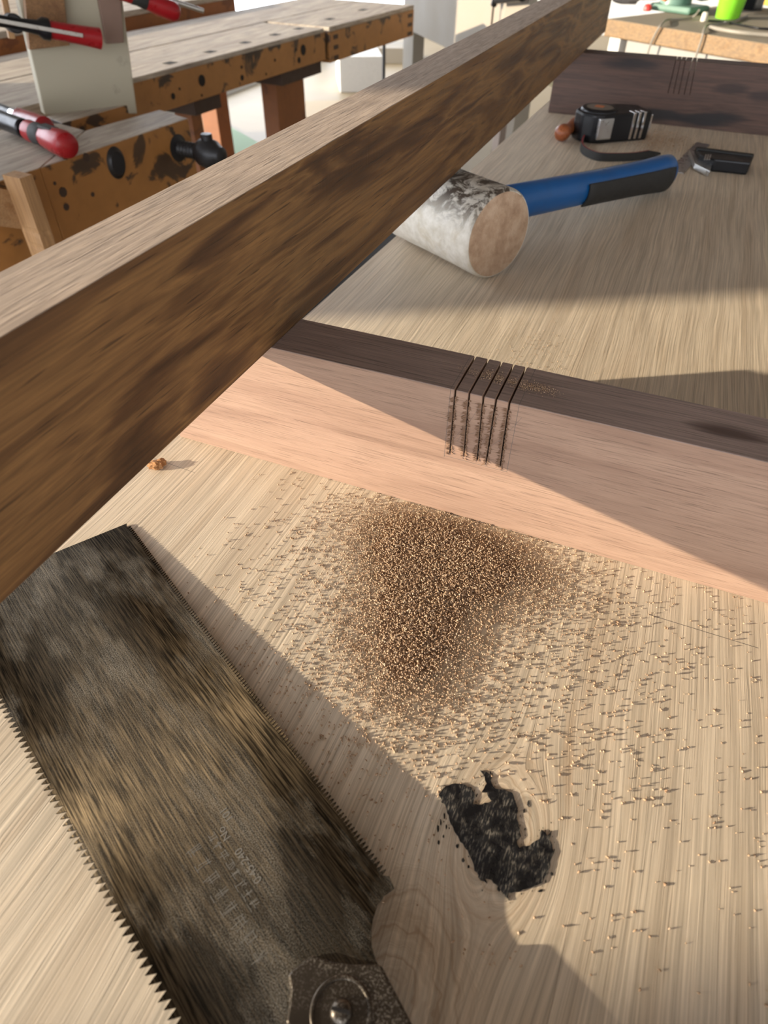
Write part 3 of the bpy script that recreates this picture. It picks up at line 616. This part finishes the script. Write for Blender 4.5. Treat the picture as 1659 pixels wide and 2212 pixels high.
for k in range(3):
    for yy, ww in ((ytail + .045, .03), (yend - .055, .04)):
        z_ = ZB - .022 - k * .028; bbox('dovetail', (.0055, yy, z_ - .012), (.0068, yy + ww, z_), m_dark, wb, 0)
for px in ((367, 136), (454, 112), (530, 92), (594, 75), (645, 62)):  # solid blocks set flush, shade of the dog holes given by colour
    x, y = bxy(*px); bbox('dog_hole_shade', (x - .012, y - .016, ZB - .02), (x + .012, y + .016, ZB + .0006), m_hole_shade, wb, 0)
for px in ((712, 42), (784, 22)):
    x, y = bxy(*px); bbox('dog_hole_shade', (x - .012, y - .02, ZB - .02), (x + .012, y + .02, ZB + .0016), m_hole_shade, wb, 0)
ap = lambda x, y: onpl(x, y, b0 + (-bl_) * .002, bl_)
for (x, y, r) in ((436, 174, .013), (436, 206, .003), (374, 208, .007), (388, 192, .003), (523, 168, .007), (522, 145, .004), (655, 108, .014), (646, 130, .008), (594, 130, .004), (575, 160, .003), (640, 107, .004)):  # solid discs coloured as the shade in drilled holes
    c_ = ap(x, y); lathe('bolt_hole_shade', c_ - (-bl_) * .004, c_ + (-bl_) * .0008, [(0, r), (.0046, r)], m_hole_shade, wb, 18, False)
lx = lambda x, y, off: (BM.inverted() @ onpl(x, y, b0 + bl_ * off, bl_)).y
la, lb_ = lx(600, 230, .09), lx(660, 230, .09)
for y1, y2 in ((lx(413, 250, .09), lx(436, 250, .09)), (la, lb_)):
    yr = y1 - .30
    bbox('leg', (wback + .02, yr, FZ + .06), (wback + .08, yr + .06, ZB - .05), m_redwood, wb); bbox('leg', (-.15, y1, FZ + .0005), (-.09, y2, ZB - .05), m_redwood, wb)
    bbox('foot', (wback, yr - .01, FZ), (wback + .12, yr + .07, FZ + .06), m_dark, wb)
    bbox('head_beam', (wback + .02, y1 - .05, ZB - .125), (-.03, y2 + .02, ZB - .0505), m_dark, wb)
bbox('stretcher', (-.13, .0, FZ + .15), (-.09, lb_, FZ + .27), m_redwood, wb)
# shoulder vise: cheek, arm, jaw, iron screw and bench dog
plan('vise_arm', [(85, 363), (407, 255), (371, 244), (345, 236), (184, 281)], ZB, .14, [m_orange, m_bench_top], wb, .003)
plan('vise_cheek', [(184, 281), (85, 363), (0, 390.5), (-120, 429), (-160, 330), (60, 262), (132, 267)], ZB, .14, [m_orange, m_bench_top], wb, .002)
plan('vise_jaw', [(99, 251), (240, 214), (290, 222), (134, 266)], ZB, .12, [m_orange, m_bench_top], wb, .002)
for o in list(wb.children):
    if o.name.split('.')[0] in ('vise_arm', 'vise_cheek', 'vise_jaw'): facemat(o, lambda n, c: 1 if n.z > .5 else 0)
f0, f1 = on(85, 363, ZB), on(407, 255, ZB); fd = (f1 - f0).normalized(); fn = Vector((fd.y, -fd.x, 0))
sc0 = onpl(386, 320, f0, fn); dg0 = onpl(251, 352, f0, fn)
prf = [(-.01, .024), (.0, .024), (.002, .013)] + [(.003 + k * .004, .0145 if k % 2 else .0115) for k in range(12)] + [(.05, .015), (.056, .023), (.072, .027), (.088, .024), (.096, .017), (.105, .015), (.108, .010)]
lathe('vise_screw', sc0, sc0 + fn * .2, prf, m_iron, wb, 24)
hb = sc0 + fn * .074; cyl('vise_handle_eye', hb + Vector((0, 0, .012)), hb + Vector((0, 0, .034)), .011, m_iron, wb)
dgo = lathe('bench_dog', dg0 - fn * .004, dg0 + fn * .006, [(0, .021), (.004, .021), (.006, .017), (.0095, .015), (.010, .004)], m_iron, wb, 24, True, 1., 1.25)
for px, r in (((142, 335), .007), ((136, 415), .008), ((143, 447), .006), ((200, 420), .004), ((118, 396), .003), ((186, 340), .007)):
    c_ = onpl(*px, f0, fn); lathe('dark_plug', c_ - fn * .002, c_ + fn * .0006, [(0, r), (.0026, r)], m_dark, wb, 8, False)
# upright post and rail below the vise
po = onpl(42, 386, f0 + fn * .07, fn); pL = onpl(8, 388, po, fd); pR = onpl(68, 372, po, fn)
pL.z = pR.z = po.z; pB = pL + pR - po
post = prism('support_post', [pL, po, pR, pB], (0, 0, FZ - po.z + .0005), m_post)
tag(post, 'upright raw pine post with a chewed edge under the vise', 'post')
for v_ in post.data.vertices: v_.co.z += 0
bm = bmesh.new(); bm.from_mesh(post.data); bmesh.ops.subdivide_edges(bm, edges=[e for e in bm.edges if abs(e.verts[0].co.z - e.verts[1].co.z) > .3], cuts=110); bm.to_mesh(post.data); bm.free()
cor = po
for v_ in post.data.vertices:
    if (Vector((v_.co.x, v_.co.y, 0)) - Vector((cor.x, cor.y, 0))).length < .001 and v_.co.z < ZB - .06: v_.co -= (fn - fd) * random.choice((0, .0008, .002, .003))
rq = [onpl(x, y, f0 + fn * .035, fn) for x, y in ((-90, 385), (62, 422), (90, 500), (-90, 478))]
rail = prism('lower_rail', rq, fn * -.03, m_rail)
tag(rail, 'orange pine rail behind the chewed post', 'rail')

# ------------------------------------------------------------------ white board held in the vise, with blocks and clamps
wA = on(97, 249, ZB); wdv = Vector((.55, .835, 0)).normalized(); wn = Vector((wdv.y, -wdv.x, 0))
wq = lambda x, y, off=0.: onpl(x, y, wA + wn * off, wn)
up_ = lambda lo, hi: hi + (hi - lo) * .25
a_, b_, c_, d_ = wq(97, 249), wq(297, 246), wq(265, 0), wq(40, 0)
t = NT('worn_grey_white_paint'); v = t.obj(); n = t.noise(v, 16, 4, .6); n2 = t.noise(v, 4, 2)
t.set(t.b.inputs['Base Color'], t.mix(t.mapr(n, .64, .72, 0, .6), t.mix(n2, (.33, .29, .205), (.40, .36, .265)), (.17, .155, .12))); t.b.inputs['Roughness'].default_value = .6; m_wboard = t.m
board = prism('white_board', [a_, b_, up_(b_, c_), up_(a_, d_)], wn * -.028, m_wboard, None, .002)
tag(board, 'worn greyish white board standing upright in the bench vise', 'board')
m_blk = wood('brown_block', 'X', [(.3, (.1680, .0805, .0315)), (.6, (.2520, .1330, .0560)), (.8, (.2100, .1050, .0420))], ring=50, along=.1, fiber=400, bump=.1)
def pad(name, pix, off, th, mat, label):
    o = prism(name, [wq(x, y, off + th) for x, y in pix], wn * -th, mat, None, .001); return tag(o, label, 'wood block')
pad('clamp_block', [(64, 108), (151, 98), (134, -40), (50, -40)], .0005, .018, m_blk, 'brown wooden block clamped flat to the upright white board')
pad('clamp_block', [(231, 95), (268, 92), (258, -40), (206, -40)], .0005, .012, plain('grey_brown_block', (.20, .125, .09), .7), 'grey brown block beside the right edge of the upright white board')
pb = [wq(x, y, -.029) for x, y in ((34, 84), (12, -30), (-2, -30), (20, 84))]
tag(prism('clamp_block', pb, wn * -.012, m_post, None, .001), 'thin pale strip clamped to the back of the white board', 'wood block')
def fclamp(p0, p1, label, lie=None, hb=.018, hl=.12, bar=.2):
    """F clamp: handle from p0 (butt) towards p1, then spindle, sliding arm and bar"""
    c = thing('f_clamp', label, 'clamp'); p0, p1 = Vector(p0), Vector(p1); d = (p1 - p0).normalized()
    lathe('handle', p0, p1, [(0, .003), (.002, hb * .6), (.006, hb * .9), (.014, hb), (hl * .35, hb * .95), (hl * .6, hb * .78), (hl * .72, hb * .7), (hl * .8, hb * .8), (hl * .97, hb * .82), (hl, hb * .6)], m_red, c, 28)
    lathe('grip_sleeve', p0 + d * hl * .55, p1 + d, [(0, hb * .80), (.002, hb * .86), (hl * .15, hb * .76), (hl * .24, hb * .82), (hl * .25, hb * .78)], m_rubber, c, 28)
    cyl('spindle', p0 + d * hl, p0 + d * (hl + .09), .0055, m_steel, c)
    return c, d
# clamp gripping the board: black sleeve, steel bar and red butt
k0, k1 = wq(218, 84, .075), wq(40, 52, .075)
kd = (k1 - k0).normalized(); ks = kd.cross(N).normalized()
c1_ = thing('f_clamp', 'black bar clamp with red butt across the upright white board', 'clamp')
lathe('handle', k0, k1, [(0, .008), (.002, .0165), (.03, .0150), (.07, .0135), (.092, .014)], m_red, c1_, 28)
lathe('sleeve', k0 + kd * .085, k1, [(0, .012), (.002, .0165), (.012, .0165), (.02, .011), (.05, .009), (.11, .0085), (.20, .0085), (.205, .011), (.22, .011), (.223, .008)], m_black, c1_, 28)
kn = (CAM - (k0 + k1) / 2); kn = (kn - kd * kn.dot(kd)).normalized()
kb = kd.cross(kn)
def kbox(name, s0, s1, w0, h0, h1, mat):
    return box(name, (s0, -w0, h0), (s1, w0, h1), mat, c1_, .0006, Matrix.Translation(k0) @ Matrix((kd, kb, kn)).transposed().to_4x4())
kbox('steel_bar', .035, .26, .0032, .011, .0172, m_steel); kbox('bar', .215, .36, .0045, -.003, .008, m_steel)
kbox('rear_bar', .24, .36, .010, -.03, -.012, m_black)
cyl('spindle_knob', k0 + kd * .14 - kn * .03, k0 + kd * .14 + kn * .004, .014, m_iron, c1_); kbox('sliding_arm', .12, .16, .008, -.06, -.008, m_black)
# clamp behind, only its handle in view
q0 = wq(388, 30, .05); q1 = wq(300, -4, .05)
c2_, qd = fclamp(q0, q1, 'red and black clamp handle with a steel bar end above the bench top', hb=.0165, hl=.115)
qe = wq(440, 24, .03); cyl('bar', q0 + (q0 - q1).normalized() * -.02 + Vector((-.02, .03, .012)), qe, .0042, m_steel, c2_)
# two clamps lying on the vise cheek
r0, r1 = on(150, 316, ZB + .023), on(45, 275, ZB + .023)
c3_, rd = fclamp(r0, r1, 'red and black clamp handle with grey grip panel lying on the vise', hb=.0205, hl=.135)
box('grip_panel', (.035, -.009, .013), (.078, .009, .0195), m_rubber, c3_, .003, Matrix.Translation(r0) @ Matrix((rd, N.cross(rd).normalized(), rd.cross(N.cross(rd).normalized()))).transposed().to_4x4())
cyl('arm', r0 + rd * .15, r0 + rd * .24, .015, m_black, c3_)
g0, g1 = on(100, 277, ZB + .0185), on(10, 240, ZB + .0185)
g0.z = g1.z = ZB + .0185
c4_ = thing('f_clamp', 'plain glossy red clamp handle lying behind the grey panelled one', 'clamp')
gd = (g1 - g0).normalized(); lathe('handle', g0, g1, [(0, .002), (.002, .014), (.005, .0175), (.05, .0165), (.10, .015), (.105, .012)], m_red, c4_, 28)
cyl('pin_block', g0 + gd * .10, g0 + gd * .125, .013, m_chrome, c4_); cyl('arm', g0 + gd * .125, g0 + gd * .24, .010, m_black, c4_)

# ------------------------------------------------------------------ second bench further left, reddish apron
def bpt(x, y, off): return onpl(x, y, b0 + bl_ * off, bl_)
woff = -wback + .08
zt2 = bpt(280, 22, woff).z
sb = thing('back_bench', 'reddish brown bench with pale top behind the worn workbench', 'bench')
bbox('apron', (-woff - .03, -.9, ZB - .25), (-woff, 1.15, zt2 - .015), m_redwood, sb); bbox('top_board', (-woff - .55, -.9, zt2 - .015), (-woff + .004, 1.15, zt2), m_bench_top, sb)
for y in (-.8, 1.0): bbox('leg', (-woff - .12, y, FZ), (-woff - .04, y + .08, ZB - .25), m_redwood, sb); bbox('leg', (-woff - .5, y, FZ), (-woff - .42, y + .08, zt2 - .015), m_redwood, sb)

# ------------------------------------------------------------------ things on the floor beyond
gm = [on(x, y, FZ) for x, y in ((425, 262), (470, 262), (590, 330), (590, 400), (425, 400))]
mat_ = prism('green_mat', [p + Vector((0, 0, .012)) for p in gm], (0, 0, -.0115), plain('green_cloth', (.20, .28, .17), .8)); tag(mat_, 'pale green mat on the floor behind the vise screw', 'mat')
def fbox(name, x, y, sx, sy, h, rot, mat, label, cat, z=FZ):
    p = on(x, y, z); Mx = Matrix.Translation((p.x, p.y, z)) @ Matrix.Rotation(rot, 4, 'Z')
    return tag(box(name, (-sx / 2, -sy / 2, .0005), (sx / 2, sy / 2, h), mat, None, .004, Mx), label, cat)
fbox('white_crate', 775, 185, .34, .5, .24, .5, m_white, 'bright white crate on the sunlit floor under the bench end', 'crate')
fbox('pale_sheet', 770, 240, .9, .5, .02, .5, plain('tan_sheet', (.33, .26, .17), .8), 'flat tan sheet on the floor before the white crate', 'sheet')
fbox('white_panel_stack', 850, 130, .5, .35, .12, .4, m_offw, 'low stack of off-white panels behind the black rod', 'panels')
rp = on(829, 170, FZ); rod = cyl('iron_rod', (rp.x * .62, rp.y * .62, FZ), (rp.x * .62, rp.y * .62, ZB - .12), .008, m_iron); tag(rod, 'thin black iron rod standing below the bench end', 'rod')
tc = on(765, 588, -.52); tcs = thing('gap_dark_box', 'added black box that darkens the gap beside the tabletop', 'case')  # added black box, put in only to darken the gap
box('body', (tc.x - .22, tc.y - .35, FZ + .0005), (tc.x + .16, tc.y + .35, -.56), m_black, tcs, .01); box('lid', (tc.x - .22, tc.y - .35, -.559), (tc.x + .16, tc.y + .35, -.52), m_rubber, tcs, .01)
box('latch', (tc.x + .16, tc.y - .03, -.60), (tc.x + .168, tc.y + .03, -.53), m_steel, tcs, .001)
# white frame table with cut-out
wp0 = onY(893, 70, 3.75); wdv2 = Vector((.637, -.77, 0)); wn2 = Vector((-.77, -.637, 0))
wf_ = lambda x, y: onpl(x, y, wp0, wn2)
ft = thing('white_frame_table', 'off-white frame with legs and a cut-out behind the walnut beam', 'frame')
L1_ = wf_(871, 0); L2_ = wf_(893, 0); zb_ = wp0.z
wl_ = (Vector((L1_.x, L1_.y, 0)) - Vector((wp0.x, wp0.y, 0))); 
def at(s_, z): p = wp0 + wdv2 * s_; return Vector((p.x, p.y, z))
sL = -(Vector((L1_.x, L1_.y, 0)) - Vector((L2_.x, L2_.y, 0))).length
prism('apron', [at(sL, zb_), at(1.2, zb_), at(1.2, .10), at(sL, .10)], wn2 * -.03, m_offw, ft, .002)
prism('leg', [at(sL, FZ), at(0, FZ), at(0, zb_), at(sL, zb_)], wn2 * -.06, m_offw, ft, .002)
prism('leg', [at(1.14, FZ), at(1.2, FZ), at(1.2, zb_), at(1.14, zb_)], wn2 * -.06, m_offw, ft, .002)
prism('rear_leg', [at(.005, FZ) - wn2 * .5, at(.085, FZ) - wn2 * .5, at(.085, .05) - wn2 * .5, at(.005, .05) - wn2 * .5], wn2 * -.04, plain('grey_brown_leg', (.26, .20, .16), .7), ft)
prism('back_rail', [at(-.1, -.42) - wn2 * .55, at(1.1, -.42) - wn2 * .55, at(1.1, -.30) - wn2 * .55, at(-.1, -.30) - wn2 * .55], wn2 * -.03, plain('olive_rail', (.42, .36, .19), .8), ft)
cl = thing('spring_clamp', 'black clamp hanging on the off-white frame', 'clamp')
pq = onpl(1066, 12, wp0 + wn2 * .03, wn2); cyl('grip', pq, onpl(1078, -30, wp0 + wn2 * .03, wn2), .012, m_black, cl); cyl('stem', onpl(1060, 70, wp0 + wn2 * .03, wn2), pq, .004, m_dark, cl)
cyl('body', onpl(1075, -6, wp0 + wn2 * .035, wn2), onpl(1130, -12, wp0 + wn2 * .035, wn2), .02, m_black, cl)

# ------------------------------------------------------------------ bench at the right with sander, cup and cables
ZR = -.04
e_l, e_r = on(1316, 41, ZR), on(1659, 95, ZR); rd_ = (e_r - e_l).normalized(); rn_ = Vector((-rd_.y, rd_.x, 0)); RL = (e_r - e_l).length
RM = Matrix.Translation((e_l.x, e_l.y, 0)) @ Matrix((rd_, rn_, N)).transposed().to_4x4()
rb = thing('right_bench', 'sunlit wooden bench with white frame behind the far walnut board', 'bench')
m_rtop = wood('bench_edge_wood', 'X', [(.25, (.1750, .0980, .0420)), (.5, (.2520, .1575, .0770)), (.75, (.2100, .1330, .0700))], ring=20, along=.3, fiber=200, bump=.1, bdist=.002, dist=2.)
rto = box('top', (-.01, 0, ZR - .047), (RL + 1.2, .75, ZR), [m_rtop, plain('greyish_bench_top', (.24, .205, .15), .8, var=.2, scale=12)], rb, .003, RM); facemat(rto, lambda n, c: 1 if n.z > .5 else 0)  # top face greyer than the edge wood
box('leg', (.01, .01, FZ), (.055, .06, ZR - .047), m_white, rb, .002, RM); box('leg', (RL + 1.0, .01, FZ), (RL + 1.06, .06, ZR - .047), m_white, rb, .002, RM)
box('leg', (.01, .66, FZ), (.055, .72, ZR - .047), m_white, rb, .002, RM)
box('apron', (.075, .02, ZR - .1), (RL + 1.0, .045, ZR - .0475), plain('shaded_white_paint', (.28, .265, .235), .6), rb, .002, RM)  # darker copy of the white paint, shade put into the apron's colour
for k, (a, b) in enumerate(((.085, .14), (.16, .20))): box('drawer_front', (a, .10, FZ + .2), (b, .14, ZR - .1), m_blk, rb, .002, RM)
box('side_panel', (-.02, .12, FZ + .1), (-.005, .7, ZR - .047), m_dark, rb, .002, RM); box('back_panel', (.0, .69, FZ + .1), (RL + 1.0, .72, ZR - .12), m_dark, rb, .002, RM)
rp_ = lambda x, y, h=0.: on(x, y, ZR + h)
m_green = plain('grey_green_plastic', (.11, .205, .155), .45); m_dgreen = plain('dark_green_plastic', (.03, .09, .055), .5)
sa = thing('power_sander', 'green power sander with an orange stripe on the right bench', 'sander')
sc_ = rp_(1450, 27); sc_ += rn_ * .03
box('base', (-.085, -.05, 0.0005), (.085, .07, .022), m_green, sa, .008, Matrix.Translation((sc_.x, sc_.y, ZR)) @ Matrix((rd_, rn_, N)).transposed().to_4x4())
lathe('body', Vector((sc_.x, sc_.y, ZR + .02)) + rn_ * .01 - rd_ * .02, Vector((sc_.x, sc_.y, ZR + .2)) + rn_ * .01, [(0, .055), (.03, .05), (.08, .042), (.14, .036), (.16, .02)], m_green, sa, 28)
box('stripe', (-.055, -.051, .022), (-.03, -.035, .12), plain('orange_plastic', (.75, .16, .03), .4), sa, .004, Matrix.Translation((sc_.x, sc_.y, ZR)) @ Matrix((rd_, rn_, N)).transposed().to_4x4() @ Matrix.Rotation(.25, 4, 'Y'))
hd0 = Vector((sc_.x, sc_.y, ZR + .075)) + rd_ * .07; lathe('motor_housing', hd0 + Vector((0, 0, -.03)) + rd_ * .0, hd0 + rd_ * .05 + Vector((0, 0, .09)), [(0, .02), (.01, .035), (.05, .045), (.09, .045), (.11, .02)], m_dgreen, sa, 24)
cup = rp_(1563, 41) + rn_ * .02
cu_ = thing('plastic_cup', 'bright lime green plastic cup on the right bench', 'cup'); m_lime = plain('lime_plastic', (.22, .62, .03), .35)
cuo = lathe('cup_wall', Vector((cup.x, cup.y, ZR + .0005)), Vector((cup.x, cup.y, ZR + .2)), [(0, .036), (.002, .038), (.12, .049), (.122, .0475), (.121, .046), (.004, .035)], m_lime, cu_, 40)
def lump(name, x, y, r, h, mat, label, cat):
    p = rp_(x, y); bm = bmesh.new(); bmesh.ops.create_icosphere(bm, subdivisions=3, radius=1)
    for v_ in bm.verts:
        q = v_.co.copy(); d = 1 + .3 * mn.noise(q * 1.7 + p); v_.co = Vector((p.x, p.y, ZR + .0005)) + Vector((q.x * d * r, q.y * d * r * .8, max(0, (q.z * d + .6) * h)))
    return tag(frombm(name, bm, mat, None, True), label, cat)
lump('grey_rag', 1352, 8, .05, .02, plain('grey_cloth', (.25, .22, .19), .9), 'crumpled grey rag at the left end of the right bench', 'rag')
lump('tool_pouch', 1395, -2, .06, .035, m_rubber, 'black tool pouch behind the crumpled rag', 'pouch')
kn_ = rp_(1397, 24); tag(lathe('red_knob', Vector((kn_.x, kn_.y, ZR + .0005)), Vector((kn_.x, kn_.y, ZR + .03)), [(0, .012), (.002, .014), (.012, .014), (.018, .010), (.02, .004)], plain('bright_red_plastic', (.70, .06, .05), .4)), 'small red knob in front of the green sander', 'knob')
bp = rp_(1610, 22) + rn_ * .03
bxo = thing('battery_box', 'black box beside the lime cup', 'box'); box('case', (-.03, -.03, .0005), (.03, .03, .06), m_black, bxo, .003, Matrix.Translation((bp.x, bp.y, ZR)) @ Matrix((rd_, rn_, N)).transposed().to_4x4()); box('lid', (-.031, -.031, .045), (.031, .031, .05), m_iron, bxo, .001, Matrix.Translation((bp.x, bp.y, ZR)) @ Matrix((rd_, rn_, N)).transposed().to_4x4())
yp = rp_(1648, 14) + rn_ * .06; tag(lathe('yellow_roll', Vector((yp.x, yp.y, ZR + .0005)), Vector((yp.x, yp.y, ZR + .06)), [(0, .03), (.002, .033), (.05, .033), (.052, .030), (.052, .015), (.04, .015)], plain('yellow_tape', (.62, .36, .03), .5)), 'yellow tape roll at the far side of the right bench', 'tape roll')
m_cord = plain('grey_cord', (.24, .215, .175), .5)
rx = lambda x, y, h=.004: rp_(x, y, h)
front = lambda x, y, o_=.01: onpl(x, y, e_l - rn_ * o_, rn_)
tag(tube('electric_cable', [rx(1510, 22, .03), rx(1503, 37), rx(1470, 42), rx(1440, 42), front(1430, 50), front(1416, 72), front(1404, 98), front(1396, 125, .012), front(1392, 260, .015)], .003, m_cord), 'grey power cord of the sander looping over the bench edge', 'cord')
tag(tube('electric_cable', [rx(1615, 34), rx(1580, 50), rx(1545, 52), rx(1525, 54), front(1520, 66), front(1516, 85), front(1508, 108), front(1498, 134, .012), front(1470, 300, .02)], .003, m_cord), 'grey cord hanging over the bench edge below the lime cup', 'cord')
tag(tube('electric_cable', [rx(1534, 59, .0065), rx(1556, 64, .0065), rx(1600, 71, .0065), rx(1640, 74, .0065), rx(1700, 79, .0065)], .006, m_cord), 'thick grey cable lying along the bench edge', 'cord')
tag(tube('electric_cable', [rx(1530, 45), rx(1560, 46), rx(1590, 52), rx(1620, 58), rx(1650, 63), rx(1690, 62)], .003, m_black), 'black cable lying across the grey cables on the right bench', 'cord')
pq = rp_(1519, 47); tag(lathe('cord_plug', Vector((pq.x, pq.y, ZR + .0005)), Vector((pq.x, pq.y, ZR + .03)), [(0, .008), (.002, .010), (.022, .009), (.025, .006)], plain('cream_plastic', (.75, .68, .55), .5)), 'small cream plug at the edge of the right bench', 'plug')

# ------------------------------------------------------------------ put every Empty at the base of its thing
bpy.context.view_layer.update()
for r in [o for o in C.objects if o.type == 'EMPTY']:
    co = []
    def walk(o):
        for c in o.children:
            if c.type == 'MESH': co.extend(c.bound_box[k][:] for k in range(8))
            walk(c)
    walk(r)
    if not co: continue
    a = np.array(co); base = Vector(((a[:, 0].min() + a[:, 0].max()) / 2, (a[:, 1].min() + a[:, 1].max()) / 2, a[:, 2].min()))
    r.location = base
    for c in r.children: c.matrix_parent_inverse = Matrix.Translation(-base)
